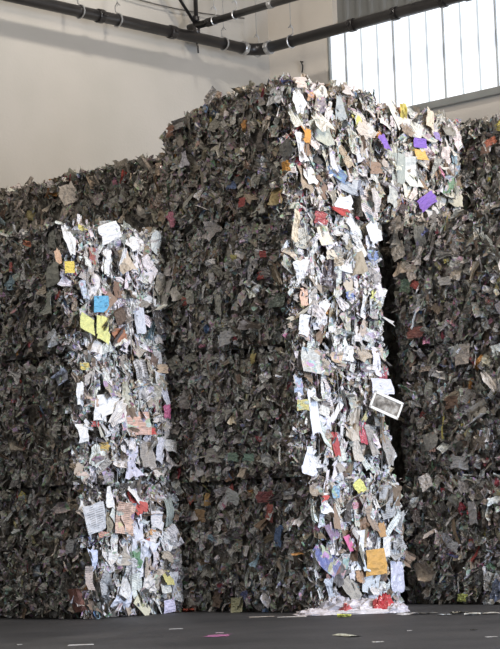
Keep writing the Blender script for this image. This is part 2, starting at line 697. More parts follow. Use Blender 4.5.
SMALL = [sheet_grid(3, 4, 1.5, kd, 31 * i) for i, kd in enumerate(['sheet', 'torn', 'crumple', 'torn', 'crumple', 'curl', 'torn', 'crumple'])]
SMALL += [sheet_grid(2, 5, 1.9, 'strip', 700 + i) for i in range(3)]


def frame(n, tilt, spin):
    """rotation taking the scrap's +z to roughly n (tilted), +y roughly up, spun"""
    n = Vector(n).normalized()
    up = Vector((0, 0, 1)) if abs(n.z) < .8 else Vector((1, 0, 0))
    x = up.cross(n).normalized()
    y = n.cross(x)
    R = Matrix((x, y, n)).transposed()
    return R @ Euler((tilt[0], tilt[1], spin), 'XYZ').to_matrix()


W, L, H = 1.60, 1.10, 1.10


def bulge(a, b, sd):
    """outward swell of a face; a, b in 0..1"""
    e = min(a, 1 - a, b, 1 - b)
    return (.035 * math.sin(math.pi * a) * math.sin(math.pi * b) + .028 * math.sin(9 * a + sd) * math.sin(7 * b + 2 * sd)
            - .05 * max(0, 1 - e / .07) ** 1.5)


SLUMP = 0.0


def face_point(face, a, b, out, dims):
    """point and normal on a bale's face; a slumped bale sinks towards its far left end"""
    p, n = face_point0(face, a, b, out, dims)
    if SLUMP:
        t = min(max((-p.x / dims[0] + .15) / .65, 0), 1)
        p.z -= SLUMP * t ** 1.6 * p.z / dims[2]
        p.x += .10 * t ** 3 * (p.z / dims[2]) ** 3
    return p, n


def face_point0(face, a, b, out, dims):
    w, l, h = dims
    if face == 'dark':      # -y
        return Vector((-w / 2 + a * w, -l / 2 - out, b * h)), Vector((0, -1, 0))
    if face == 'lit':       # +x
        return Vector((w / 2 + out, -l / 2 + a * l, b * h)), Vector((1, 0, 0))
    if face == 'end':       # -x
        return Vector((-w / 2 - out, -l / 2 + a * l, b * h)), Vector((-1, 0, 0))
    if face == 'rear':      # +y
        return Vector((-w / 2 + a * w, l / 2 + out, b * h)), Vector((0, 1, 0))
    return Vector((-w / 2 + a * w, -l / 2 + b * l, h + out)), Vector((0, 0, 1))


FDIM = {'dark': lambda d: (d[0], d[2]), 'lit': lambda d: (d[1], d[2]), 'end': lambda d: (d[1], d[2]),
        'rear': lambda d: (d[0], d[2]), 'top': lambda d: (d[0], d[1])}


def core_mesh(dims, sd):
    vs, fs = [], []
    n = 9
    for face in ('dark', 'lit', 'end', 'rear', 'top', 'bottom'):
        k0 = len(vs)
        for j in range(n + 1):
            for i in range(n + 1):
                a, b = i / n, j / n
                o = -.035 + bulge(a, b, sd) * .8 - (.0 if 0 < i < n and 0 < j < n else -.01)
                if 0 < i < n and 0 < j < n:
                    o += rnd.uniform(-.02, .02)
                if face == 'bottom':
                    p, _ = face_point('top', a, b, 0, dims); p.z = .003
                    p.x *= .955; p.y *= .93
                elif face == 'top':
                    p, _ = face_point('top', a, b, -.05 + (rnd.uniform(-.02, .02) if 0 < i < n and 0 < j < n else -.0), dims)
                    p.x *= .955; p.y *= .93
                else:
                    p, _ = face_point(face, a, b, o, dims)
                    p.z = min(max(p.z, .003), dims[2] - .05)
                    if face in ('dark', 'rear'):
                        p.x *= .955
                    else:
                        p.y *= .93
                vs.append(p)
        for j in range(n):
            for i in range(n):
                q = k0 + j * (n + 1) + i
                f = (q, q + 1, q + n + 2, q + n + 1)
                fs.append(f)
    me = mesh('packed_core', vs, fs)
    me.materials.append(M['core'])
    return me


def grow_small(parent, dims, counts, bright, sd, size=(.026, .066), dup=None):
    """the innumerable small shreds of one bale as one part"""
    if dup:
        o = link('paper_shreds', dup, parent)
        o['kind'] = 'stuff'
        return o
    V_, F_, C_, UV_ = [], [], [], []
    n0 = 0
    for face, cnt in counts.items():
        fd = FDIM[face](dims)
        for _ in range(cnt):
            a, b = rnd.random(), rnd.random()
            if face == 'top' and rnd.random() < .7:       # crowd the rim of the top
                if rnd.random() < .5: a = rnd.choice([rnd.uniform(0, .08), rnd.uniform(.92, 1)])
                else: b = rnd.choice([rnd.uniform(0, .08), rnd.uniform(.92, 1)])
            elif rnd.random() < .16:                       # and the vertical edges
                a = rnd.choice([rnd.uniform(-.01, .04), rnd.uniform(.96, 1.01)])
            s = rnd.uniform(*size)
            out = bulge(a, b, sd) + rnd.uniform(-.045, .03)
            p, n = face_point(face, a, b, out, dims)
            if face == 'top':
                p.z += -.05 + rnd.uniform(0, .03) - out
            else:
                p.z = min(max(p.z, s * .7 if parent.location.z < .1 else .02), dims[2] - .02)
            big = 1.1 if face == 'top' else (.46 if face == 'lit' else .52)
            R = frame(n, (rnd.gauss(0, big), rnd.gauss(0, big)), rnd.gauss(0, .6))
            g = SMALL[rnd.randrange(len(SMALL))]
            Rn = np.array(R) * s
            vv = g[0] @ Rn.T + np.array(p)
            if face != 'top' or True:
                vv[:, 2] = np.maximum(vv[:, 2], .004)
            V_.append(vv)
            F_ += [tuple(n0 + k for k in f) for f in g[1]]
            n0 += len(vv)
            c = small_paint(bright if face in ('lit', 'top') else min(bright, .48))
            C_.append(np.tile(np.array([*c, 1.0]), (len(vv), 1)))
            UV_.append(g[2] * .5 + rnd.uniform(0, 9))
    vs = np.concatenate(V_)
    me = bpy.data.meshes.new('paper_shreds')
    me.from_pydata(vs.tolist(), [], F_)
    ca = me.color_attributes.new('dye', 'FLOAT_COLOR', 'POINT')
    ca.data.foreach_set('color', np.concatenate(C_).ravel())
    lay = me.uv_layers.new(name='UVMap')
    li = np.empty(len(me.loops), dtype=np.int32)
    me.loops.foreach_get('vertex_index', li)
    lay.data.foreach_set('uv', np.concatenate(UV_)[li].ravel())
    me.materials.append(M['small'])
    me.update()
    o = link('paper_shreds', me, parent)
    o['kind'] = 'stuff'
    return o


def set_mat(o, key):
    o.material_slots[0].link = 'OBJECT'
    o.material_slots[0].material = M[key]


NAMES = {'sheet': 'paper_sheet', 'torn': 'torn_paper', 'crumple': 'crumpled_paper', 'strip': 'paper_strip',
         'curl': 'curled_paper', 'flat': 'paper_sheet', 'wad': 'paper_wad', 'drape': 'folded_paper', 'book': 'booklet'}
LITK = ['drape'] * 6 + ['sheet'] * 5 + ['torn'] * 6 + ['crumple'] * 4 + ['strip'] * 3 + ['curl'] * 2 + ['flat'] * 2 + ['wad'] + ['book']
DARKK = ['drape'] * 6 + ['sheet'] * 2 + ['torn'] * 4 + ['crumple'] * 6 + ['strip'] * 3 + ['curl'] * 3 + ['wad'] * 2 + ['book']


def scrap(parent, kd, p, n, size, tilt, spin, col, mat, asp=None, name=None, label=None):
    me = rnd.choice(SHAPES[kd])
    nm = {'card': 'cardboard_scrap', 'film': 'plastic_scrap'}.get(mat, NAMES[kd])
    o = link(name or nm, me, parent)
    set_mat(o, mat)
    o.color = (*col, 1)
    o.rotation_euler = frame(n, tilt, spin).to_euler()
    o.location = p
    o.scale = (size * (asp or rnd.uniform(.6, 1.0)), size, size * .8)
    if label:
        o['label'] = label
    return o


def grow_scraps(parent, dims, face, count, bright, sd, size):
    """pieces that can be picked apart, on a jittered grid so the face is covered evenly"""
    fw, fh = FDIM[face](dims)
    nx = max(1, round(math.sqrt(count * fw / fh)))
    ny = max(1, round(count / nx))
    kinds = LITK if bright > .5 else DARKK
    for j in range(ny):
        for i in range(nx):
            a = (i + .5 + rnd.uniform(-.55, .55)) / nx
            b = (j + .5 + rnd.uniform(-.5, .5)) / ny
            s = rnd.uniform(*size) * (1.25 if rnd.random() < .12 else 1)
            a = min(max(a, .01), .99)
            out = bulge(a, b, sd) + rnd.uniform(-.015, .045)
            kd = rnd.choice(kinds)
            p, n = face_point(face, a, b, out, dims)
            p.z = min(max(p.z, s * .75), dims[2] - s * .30)
            if kd in ('strip',):
                s *= 1.15
            if kd in ('wad', 'crumple'):
                s *= .85
            t = .30 if face == 'lit' else .40
            if rnd.random() < .16: t = 1.1
            spin = rnd.gauss(0, .55) if rnd.random() < .7 else rnd.uniform(-3, 3)
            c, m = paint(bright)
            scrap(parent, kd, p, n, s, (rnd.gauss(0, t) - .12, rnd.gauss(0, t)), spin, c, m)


def wires(parent, dims, n=4):
    w, l, h = dims
    for i in range(n):
        y = -l / 2 + l * (i + .6) / (n + .2) + rnd.uniform(-.02, .02)
        pts = []
        o = .030
        for k in range(9):
            z = .01 + (h - .05) * k / 8
            pts.append((w / 2 + o + rnd.uniform(-.006, .012) + .03 * math.sin(math.pi * k / 8), y + rnd.uniform(-.006, .006), z))
        pts.append((w / 2 - .06, y, h - .01))
        pts.append((0, y, h - .015))
        pts.append((-w / 2 + .06, y, h - .01 - SLUMP))
        for k in range(5):
            pts.append((-w / 2 - o, y, (h - .05 - SLUMP) * (1 - k / 4) + .01))
        mb = MB()
        mb.tube(pts, .0035, 5)
        mb.build('baling_wire', M['wire'], parent)


BALES = {}


def bale(key, corner, level, label, dims=None, dark=0, lit=0, end=0, top=0, small=None, bright=.5, wire=True,
         size=(.06, .115), group=None, rot=0.0, lsize=None, slump=0.0):
    """corner: world foot of the front (right, near) vertical edge"""
    global SLUMP, TINT
    SLUMP = slump
    TINT = (1.0, .94, .86) if key in ('m3', 'm3b', 'f0', 'f1', 'f2') else (1.0, 1.0, 1.0)
    dims = dims or (W, L, H)
    sd = rnd.uniform(0, 6)
    ctr = Vector(corner) - U * dims[0] / 2 + V * dims[1] / 2
    ctr.z = level
    e = empty('paper_bale', ctr, ROTZ + rot)
    tag(e, label, 'paper bale', group)
    link('packed_core', core_mesh(dims, sd), e)
    if small:
        grow_small(e, dims, small, bright, sd)
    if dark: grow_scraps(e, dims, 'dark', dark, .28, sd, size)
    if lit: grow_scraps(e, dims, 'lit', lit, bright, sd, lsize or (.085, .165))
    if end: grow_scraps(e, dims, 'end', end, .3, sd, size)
    if top:
        for _ in range(top):
            a, b = rnd.random(), rnd.random()
            q = rnd.random()
            if q < .4: b = rnd.uniform(0, .06)
            elif q < .75: a = rnd.uniform(.95, 1)
            elif q < .85: a = rnd.uniform(0, .05)
            p, n = face_point('top', a, b, -.015, dims)
            c, m = paint(bright)
            scrap(e, rnd.choice(['torn', 'crumple', 'sheet', 'strip', 'curl']), p, n, rnd.uniform(.07, .14),
                  (rnd.gauss(0, .9), rnd.gauss(0, .9)), rnd.uniform(-3, 3), c, m)
    if wire:
        wires(e, dims)
    BALES[key] = (e, dims)
    SLUMP = 0.0
    TINT = (1.0, 1.0, 1.0)
    return e


def foot(px, py, Y):
    p = at(px, py, Y)
    return Vector((p.x, p.y, 0))


SM = {'dark': 1500, 'lit': 1100, 'end': 90, 'rear': 60, 'top': 60}
ST = {'dark': 1500, 'lit': 1100, 'end': 260, 'rear': 120, 'top': 420}
Y1, Y2 = 15.72, 15.5
# middle stack, four high
bale('m0', foot(319, 613, Y2), 0, 'bottom bale of the middle stack, orange envelope in its daylit end', dark=115, lit=95, small=SM, bright=1.1)
bale('m1', foot(303, 481, Y2), H, 'second bale up in the middle stack, long white sheets hanging down its daylit end', dark=115, lit=95, small=SM, bright=1.1)
bale('m2', foot(294, 345, Y2), 2 * H, 'third bale up in the middle stack, beside the tall dark gap', dark=115, lit=100, small=SM, bright=1.05, dims=(1.6, 1.15, 1.1))
bale('m3', foot(291, 208, Y2), 3 * H, 'topmost bale of the middle stack, daylit end reaching highest against the window', dark=110, lit=90, top=50, end=20,
     small=ST, bright=1.05, dims=(1.52, 1.13, 1.12), slump=.26)
# second bale on top, set back along the daylit side
c = foot(291, 208, Y2) + V * 1.16 + U * .03
bale('m3b', c, 3 * H, 'top bale behind the middle stack\'s highest one, purple papers on its daylit end', lit=110, top=55, dark=14, small={'dark': 250, 'lit': 1200, 'end': 50, 'rear': 150, 'top': 380},
     bright=1.05, dims=(1.55, 1.13, 1.03))
# left stack, three high
bale('l0', foot(90, 618, Y1), 0, 'bottom bale of the left stack, striped paper low on its daylit end', dark=80, lit=100, small=SM, bright=1.1, dims=(1.6, 1.05, 1.1))
bale('l1', foot(80, 484, Y1), H, 'middle bale of the left stack, printed cartons on its daylit end', dark=80, lit=100, small=SM, bright=1.1, dims=(1.6, 1.05, 1.1))
bale('l2', foot(72, 349, Y1), 2 * H, 'top bale of the left stack, blue and pale yellow papers on its daylit end', dark=80, lit=95, top=40, small=ST, bright=1.05, dims=(1.6, 1.05, 1.1))
# right stack: set from its left edge, running out of the frame
YR = Y2 + 1.22 * V.y + .12
for i, (key, px, lb, dp) in enumerate((('r0', 407, 'bottom bale of the right stack, loose shreds along its foot', 613),
                                       ('r1', 405, 'middle bale of the right stack in shade, plain grey and tan scraps', 481),
                                       ('r2', 397, 'top shaded bale of the right stack, pale shreds along its upper edge', 345))):
    e0 = foot(px, dp, YR)
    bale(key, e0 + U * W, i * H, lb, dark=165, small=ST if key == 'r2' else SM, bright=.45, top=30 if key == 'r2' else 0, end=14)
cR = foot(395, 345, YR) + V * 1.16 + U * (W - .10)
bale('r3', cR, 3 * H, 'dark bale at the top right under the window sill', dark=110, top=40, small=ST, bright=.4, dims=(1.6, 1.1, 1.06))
# far row seen above the left stack
f0 = foot(196, 225, 18.55)
for i, (lb, hh) in enumerate((('far bale behind the left stack, nearest the tall middle stack', 1.16),
                              ('far bale behind the left stack, second from the middle stack', 1.17),
                              ('far bale at the left edge of the picture, behind the left stack', 1.19))):
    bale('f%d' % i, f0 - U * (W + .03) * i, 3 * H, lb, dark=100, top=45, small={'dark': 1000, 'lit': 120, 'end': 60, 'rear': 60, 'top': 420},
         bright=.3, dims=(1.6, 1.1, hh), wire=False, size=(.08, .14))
    for k in range(3):
        e = bale('fh%d%d' % (i, k), f0 - U * (W + .03) * i, k * H, 'bale out of sight in the far row behind the left stack',
                 small={'dark': 130, 'lit': 60, 'end': 40, 'top': 20}, wire=False, group='bales hidden in the far row')
for k in range(3):
    bale('mh%d' % k, c - U * .35, k * H, 'bale out of sight directly behind the middle stack', dims=(1.5, 1.1, 1.1),
         small={'dark': 60, 'lit': 160, 'end': 40, 'top': 20}, wire=False, group='bales hidden behind the middle stack')
    bale('rh%d' % k, cR, k * H, 'bale out of sight directly behind the right stack',
         small={'dark': 60, 'lit': 120, 'end': 40, 'top': 20}, wire=False, group='bales hidden behind the right stack')

# ------------------------------------------------------------------ pieces that stand out in the photograph
bpy.context.view_layer.update()


def mark(key, face, px, py, wpx, hpx, spin, col, mat='plain', kd='flat', name=None, label=None, out=.062, tilt=(0, 0)):
    if kd in ('sheet', 'flat') and not name and not label:
        kd = rnd.choice(['sheet', 'drape', 'drape'] if kd == 'sheet' else ['flat', 'sheet'])
    tilt = (rnd.gauss(-.08, .15), rnd.gauss(0, .15))
    if (name or label) and out < .08:
        out = .085
    e, dims = BALES[key]
    Mw = Matrix.Translation(e.location) @ Euler(e.rotation_euler).to_matrix().to_4x4()
    p0, n = face_point(face, .5, .5, out, dims)
    n_w = (Mw.to_3x3() @ n)
    q = on_plane(px, py, Mw @ p0, n_w)
    pl = Mw.inverted() @ q
    k = q.y / F                               # metres per pixel there
    o = scrap(e, kd, pl, n, 1.0, tilt, math.radians(spin), col, mat, name=name, label=label)
    dx = np.array([v.co[:] for v in o.data.vertices])
    ex, ey = dx[:, 0].max() - dx[:, 0].min(), dx[:, 1].max() - dx[:, 1].min()
    sx, sy = wpx * k / .70 / ex, hpx * k / ey
    o.scale = (sx, sy, min(sx, sy) * .8)
    return o


WH, OFF = (.84, .85, .86), (.68, .66, .62)
YEL, PYEL, BLU, ORG, RED, PUR, BRN, GRN, PNK, BLK = (.80, .62, .10), (.72, .74, .28), (.10, .42, .68), (.72, .33, .05), (.55, .05, .05), \
    (.24, .12, .58), (.20, .11, .07), (.10, .30, .16), (.68, .16, .36), (.02, .02, .025)
m_ = mark
# left stack, top bale
m_('l2', 'lit', 69, 240, 11, 34, 8, WH, 'plain', 'sheet')
m_('l2', 'lit', 110, 232, 20, 20, 20, WH, 'plain', 'sheet')
m_('l2', 'lit', 123, 262, 8, 30, 5, WH, 'plain', 'sheet')
m_('l2', 'lit', 107, 262, 8, 28, -10, WH, 'plain', 'torn')
m_('l2', 'lit', 133, 243, 10, 15, 30, WH, 'plain', 'torn')
m_('l2', 'lit', 70, 267, 9, 12, 5, YEL, 'plain', 'flat', 'card_note', 'bright yellow card')
m_('l2', 'lit', 102, 304, 15, 17, 4, BLU, 'plain', 'flat', 'card_note', 'bright blue card')
m_('l2', 'lit', 87, 324, 17, 18, -18, PYEL, 'plain', 'flat', 'card_note', 'pale yellow card')
m_('l2', 'lit', 103, 329, 12, 30, -6, PYEL, 'plain', 'torn', 'card_note', 'pale yellow card')
m_('l2', 'lit', 118, 290, 14, 20, 15, BRN, 'card', 'torn')
m_('l2', 'lit', 120, 335, 14, 16, 10, (.40, .16, .08), 'card', 'crumple')
m_('l2', 'lit', 92, 256, 7, 20, 5, (.35, .08, .06), 'mag', 'torn')
m_('l2', 'lit', 141, 320, 9, 28, 5, (.62, .66, .75), 'plain', 'sheet')
m_('l2', 'lit', 134, 300, 9, 20, 0, WH, 'plain', 'torn')
m_('l2', 'lit', 58, 256, 7, 18, 0, (.55, .35, .22), 'card', 'crumple')
m_('l2', 'lit', 84, 290, 9, 22, 20, (.60, .70, .85), 'mag', 'torn')
m_('l2', 'lit', 158, 320, 12, 36, 12, BLK, 'film', 'crumple', 'black_film', 'black plastic film')
m_('l2', 'dark', 26, 243, 9, 10, 0, (.55, .20, .12), 'film', 'curl', None, 'reddish ring of packaging')
m_('l2', 'dark', 52, 270, 14, 32, 4, (.33, .34, .31), 'plain', 'sheet')
m_('l2', 'dark', 48, 303, 16, 26, -5, (.36, .38, .34), 'plain', 'sheet')
m_('l2', 'dark', 50, 240, 15, 20, 3, (.28, .29, .26), 'plain', 'torn')
m_('l2', 'dark', 51, 337, 11, 18, 20, (.60, .64, .70), 'plain', 'torn')
# left stack, middle bale
m_('l1', 'lit', 109, 404, 20, 24, 12, WH, 'plain', 'flat')
m_('l1', 'lit', 100, 411, 14, 22, -5, WH, 'plain', 'sheet')
m_('l1', 'lit', 80, 394, 8, 26, 0, WH, 'plain', 'torn')
m_('l1', 'lit', 84, 432, 11, 20, 6, WH, 'plain', 'flat')
m_('l1', 'lit', 143, 380, 15, 44, 16, (.62, .62, .64), 'news', 'sheet')
m_('l1', 'lit', 153, 376, 9, 36, 18, (.50, .46, .38), 'news', 'sheet')
m_('l1', 'lit', 165, 394, 10, 26, 20, (.70, .72, .84), 'plain', 'sheet')
m_('l1', 'lit', 138, 423, 22, 24, 0, (.66, .40, .32), 'mag', 'flat', 'printed_carton', 'red and tan printed carton')
m_('l1', 'lit', 127, 395, 12, 30, 5, (.52, .52, .44), 'plain', 'sheet')
m_('l1', 'lit', 131, 463, 20, 32, 8, (.64, .64, .78), 'plain', 'sheet')
m_('l1', 'lit', 147, 455, 14, 30, -8, (.34, .32, .30), 'news', 'sheet')
m_('l1', 'lit', 160, 450, 8, 28, 0, (.66, .68, .78), 'plain', 'torn')
m_('l1', 'lit', 85, 366, 10, 9, 0, (.75, .60, .15), 'mag', 'crumple')
m_('l1', 'lit', 105, 447, 9, 10, 0, (.72, .48, .12), 'mag', 'torn')
m_('l1', 'lit', 168, 412, 7, 16, 10, PNK, 'film', 'torn', None, 'pink plastic scrap')
m_('l1', 'lit', 96, 424, 9, 7, 0, RED, 'mag', 'torn')
m_('l1', 'lit', 152, 431, 10, 8, 0, RED, 'plain', 'crumple')
m_('l1', 'lit', 118, 418, 6, 10, 0, (.4, .12, .1), 'mag', 'torn')
m_('l1', 'lit', 91, 402, 13, 11, 0, (.62, .45, .35), 'mag', 'crumple')
m_('l1', 'lit', 99, 460, 12, 14, 0, (.3, .25, .25), 'mag', 'wad')
m_('l1', 'lit', 84, 476, 12, 12, 0, (.60, .48, .42), 'mag', 'wad')
m_('l1', 'lit', 108, 478, 16, 14, 0, (.36, .34, .38), 'mag', 'crumple')
m_('l1', 'lit', 128, 486, 16, 6, 0, BLK, 'film', 'crumple', None, 'black plastic scrap')
m_('l1', 'lit', 163, 369, 10, 10, 0, (.55, .42, .30), 'card', 'crumple')
m_('l1', 'dark', 60, 379, 15, 17, 15, (.55, .58, .68), 'plain', 'curl')
# left stack, bottom bale
m_('l0', 'lit', 110, 497, 14, 24, -5, WH, 'plain', 'sheet')
m_('l0', 'lit', 96, 518, 18, 30, 15, (.62, .64, .68), 'news', 'flat', 'printed_form', 'sheet with a printed grid')
m_('l0', 'lit', 125, 518, 15, 32, -8, (.66, .44, .34), 'mag', 'flat', 'printed_carton', 'pinkish printed carton')
m_('l0', 'lit', 127, 516, 5, 14, -20, (.62, .58, .12), 'plain', 'flat')
m_('l0', 'lit', 138, 528, 11, 48, 6, (.78, .80, .90), 'plain', 'sheet')
m_('l0', 'lit', 146, 560, 18, 40, -12, (.76, .80, .92), 'plain', 'sheet')
m_('l0', 'lit', 157, 520, 12, 20, 0, (.72, .72, .76), 'plain', 'torn')
m_('l0', 'lit', 95, 560, 9, 24, 5, (.62, .70, .92), 'plain', 'torn')
m_('l0', 'lit', 108, 560, 9, 22, 0, WH, 'plain', 'torn')
m_('l0', 'lit', 124, 556, 16, 20, 0, (.50, .46, .40), 'news', 'sheet')
m_('l0', 'lit', 107, 592, 16, 42, -16, (.46, .48, .50), 'news', 'curl', 'striped_paper', 'dark striped paper')
m_('l0', 'lit', 90, 578, 9, 26, 6, (.52, .44, .40), 'news', 'curl')
m_('l0', 'lit', 124, 600, 16, 24, -20, (.74, .78, .90), 'plain', 'sheet')
m_('l0', 'lit', 143, 606, 18, 12, -40, (.66, .64, .48), 'card', 'flat')
m_('l0', 'lit', 170, 606, 11, 13, 5, (.68, .66, .88), 'plain', 'flat')
m_('l0', 'lit', 168, 578, 9, 18, 10, (.62, .58, .22), 'plain', 'torn')
m_('l0', 'lit', 175, 585, 8, 28, 5, (.66, .68, .74), 'plain', 'sheet')
m_('l0', 'lit', 171, 512, 11, 30, 5, (.38, .44, .42), 'film', 'sheet')
m_('l0', 'lit', 104, 534, 9, 7, 0, (.72, .36, .28), 'mag', 'torn')
m_('l0', 'lit', 146, 540, 8, 8, 0, (.60, .18, .14), 'mag', 'torn')
m_('l0', 'lit', 153, 532, 8, 7, 0, (.66, .36, .16), 'plain', 'torn')
m_('l0', 'dark', 61, 508, 15, 14, 25, (.58, .50, .52), 'mag', 'curl')
m_('l0', 'dark', 36, 570, 8, 13, 5, (.34, .42, .52), 'plain', 'flat')
m_('l0', 'dark', 76, 601, 13, 26, 5, (.30, .12, .09), 'card', 'sheet')
m_('l0', 'dark', 70, 546, 11, 14, 5, (.46, .48, .52), 'plain', 'torn')
# middle stack, top bale
m_('m3', 'lit', 299, 102, 12, 26, 5, WH, 'plain', 'sheet')
m_('m3', 'lit', 302, 147, 13, 32, 5, WH, 'plain', 'sheet')
m_('m3', 'lit', 308, 133, 10, 20, -15, ORG, 'plain', 'torn', None, 'orange paper')
m_('m3', 'lit', 312, 96, 11, 12, 0, (.72, .40, .22), 'mag', 'torn')
m_('m3', 'lit', 322, 133, 15, 34, 28, (.50, .52, .44), 'plain', 'curl')
m_('m3', 'lit', 322, 104, 10, 20, 5, (.32, .26, .30), 'mag', 'torn')
m_('m3', 'lit', 343, 107, 15, 26, 10, (.42, .46, .46), 'plain', 'sheet')
m_('m3', 'lit', 358, 120, 8, 14, 20, (.72, .66, .18), 'plain', 'torn')
m_('m3', 'lit', 336, 165, 14, 40, 20, (.78, .76, .78), 'plain', 'sheet')
m_('m3', 'lit', 347, 182, 20, 18, -25, (.50, .54, .58), 'plain', 'flat')
m_('m3', 'lit', 358, 188, 10, 16, 10, (.22, .24, .30), 'film', 'flat')
m_('m3', 'lit', 361, 152, 20, 18, 20, (.66, .66, .70), 'plain', 'flat')
m_('m3', 'lit', 375, 168, 16, 16, 5, (.30, .20, .14), 'card', 'crumple')
m_('m3', 'lit', 348, 90, 18, 10, 0, (.70, .64, .60), 'plain', 'sheet')
m_('m3', 'lit', 344, 204, 20, 16, 10, WH, 'plain', 'torn')
m_('m3', 'lit', 338, 211, 20, 6, -15, RED, 'plain', 'strip', None, 'red paper')
m_('m3', 'lit', 310, 176, 12, 20, 10, WH, 'plain', 'torn')
m_('m3', 'lit', 364, 130, 18, 20, 5, (.66, .58, .50), 'plain', 'sheet')
m_('m3', 'lit', 301, 82, 16, 12, 5, (.70, .60, .52), 'plain', 'crumple')
m_('m3', 'dark', 285, 148, 14, 20, 25, (.22, .22, .21), 'news', 'sheet')
m_('m3', 'dark', 285, 166, 9, 12, 5, ORG, 'plain', 'torn', None, 'orange paper')
m_('m3', 'dark', 184, 159, 9, 18, 10, (.62, .60, .66), 'plain', 'sheet')
m_('m3', 'dark', 276, 96, 12, 24, 0, (.45, .46, .48), 'film', 'sheet')
m_('m3', 'dark', 231, 184, 10, 12, 0, (.07, .12, .26), 'plain', 'torn')
m_('m3', 'dark', 242, 202, 8, 10, 0, (.40, .06, .06), 'plain', 'torn')
m_('m3', 'dark', 178, 125, 14, 14, 0, (.45, .43, .42), 'plain', 'curl')
m_('m3', 'dark', 170, 131, 11, 12, 0, (.40, .20, .14), 'card', 'crumple')
m_('m3', 'dark', 211, 96, 12, 12, 30, (.55, .52, .50), 'plain', 'curl')
m_('m3', 'dark', 275, 194, 12, 22, 0, (.34, .25, .10), 'card', 'torn')
m_('m3', 'dark', 228, 140, 14, 12, -20, (.38, .36, .33), 'news', 'sheet')
# second top bale
m_('m3b', 'lit', 386, 142, 9, 20, 15, PUR, 'plain', 'torn', None, 'purple paper')
m_('m3b', 'lit', 420, 143, 13, 10, 0, PUR, 'plain', 'flat', None, 'purple paper')
m_('m3b', 'lit', 437, 136, 10, 10, 0, (.34, .26, .55), 'plain', 'torn', None, 'purple paper')
m_('m3b', 'lit', 427, 201, 20, 14, 30, PUR, 'plain', 'sheet', None, 'purple paper')
m_('m3b', 'lit', 421, 155, 12, 12, 0, (.80, .50, .12), 'plain', 'flat', None, 'yellow orange paper')
m_('m3b', 'lit', 430, 119, 13, 22, -15, (.76, .66, .50), 'plain', 'sheet')
m_('m3b', 'lit', 402, 122, 16, 14, 10, (.74, .70, .64), 'plain', 'torn')
m_('m3b', 'lit', 449, 188, 18, 34, -20, (.68, .70, .74), 'plain', 'curl')
m_('m3b', 'lit', 412, 172, 16, 34, 12, (.70, .72, .68), 'plain', 'curl')
m_('m3b', 'lit', 432, 166, 24, 12, -25, (.34, .20, .11), 'card', 'flat')
m_('m3b', 'lit', 400, 168, 13, 32, 3, (.40, .44, .40), 'plain', 'sheet')
m_('m3b', 'lit', 376, 200, 12, 26, 10, (.66, .62, .60), 'news', 'sheet')
m_('m3b', 'lit', 392, 196, 12, 24, -8, (.60, .62, .58), 'news', 'torn')
m_('m3b', 'lit', 432, 210, 14, 12, 20, WH, 'plain', 'sheet')
# middle stack, third bale
m_('m2', 'lit', 296, 226, 9, 34, 3, (.78, .68, .52), 'plain', 'sheet')
m_('m2', 'lit', 321, 218, 12, 14, 0, (.40, .07, .08), 'film', 'crumple')
m_('m2', 'lit', 343, 211, 22, 8, -18, RED, 'plain', 'strip', None, 'red paper')
m_('m2', 'lit', 324, 236, 13, 20, 8, (.82, .76, .62), 'plain', 'flat')
m_('m2', 'lit', 374, 232, 16, 26, 35, WH, 'plain', 'torn')
m_('m2', 'lit', 353, 225, 8, 16, 25, WH, 'plain', 'torn')
m_('m2', 'lit', 345, 266, 20, 11, -10, WH, 'plain', 'sheet')
m_('m2', 'lit', 341, 275, 10, 8, 0, (.05, .05, .10), 'plain', 'torn')
m_('m2', 'lit', 373, 256, 11, 12, 0, (.22, .32, .60), 'mag', 'crumple')
m_('m2', 'lit', 351, 294, 12, 12, 0, (.20, .28, .62), 'mag', 'crumple')
m_('m2', 'lit', 376, 295, 9, 16, 10, (.70, .70, .22), 'plain', 'torn')
m_('m2', 'lit', 301, 272, 15, 26, 5, WH, 'plain', 'sheet')
m_('m2', 'lit', 304, 297, 8, 20, 3, (.74, .48, .36), 'plain', 'torn')
m_('m2', 'lit', 313, 292, 10, 34, 0, WH, 'plain', 'sheet')
m_('m2', 'lit', 322, 312, 10, 26, -20, WH, 'plain', 'sheet')
m_('m2', 'lit', 304, 325, 11, 24, 5, WH, 'plain', 'torn')
m_('m2', 'lit', 347, 322, 16, 22, 10, (.50, .50, .42), 'mag', 'sheet')
m_('m2', 'lit', 332, 255, 12, 12, 0, (.70, .64, .52), 'card', 'crumple')
m_('m2', 'dark', 277, 300, 13, 18, 2, (.035, .06, .05), 'film', 'flat')
m_('m2', 'dark', 261, 275, 10, 9, 0, (.42, .05, .05), 'plain', 'crumple')
m_('m2', 'dark', 263, 254, 7, 8, 0, (.40, .06, .06), 'plain', 'torn')
m_('m2', 'dark', 184, 301, 6, 10, 0, (.40, .07, .06), 'plain', 'torn')
m_('m2', 'dark', 203, 292, 5, 16, 5, (.66, .66, .66), 'plain', 'sheet')
m_('m2', 'dark', 211, 279, 6, 14, -5, (.62, .60, .60), 'plain', 'torn')
m_('m2', 'dark', 233, 257, 7, 7, 0, (.48, .44, .16), 'plain', 'torn')
m_('m2', 'dark', 166, 294, 10, 34, 0, (.48, .46, .45), 'plain', 'sheet')
m_('m2', 'dark', 225, 338, 14, 18, 10, (.46, .46, .48), 'plain', 'torn')
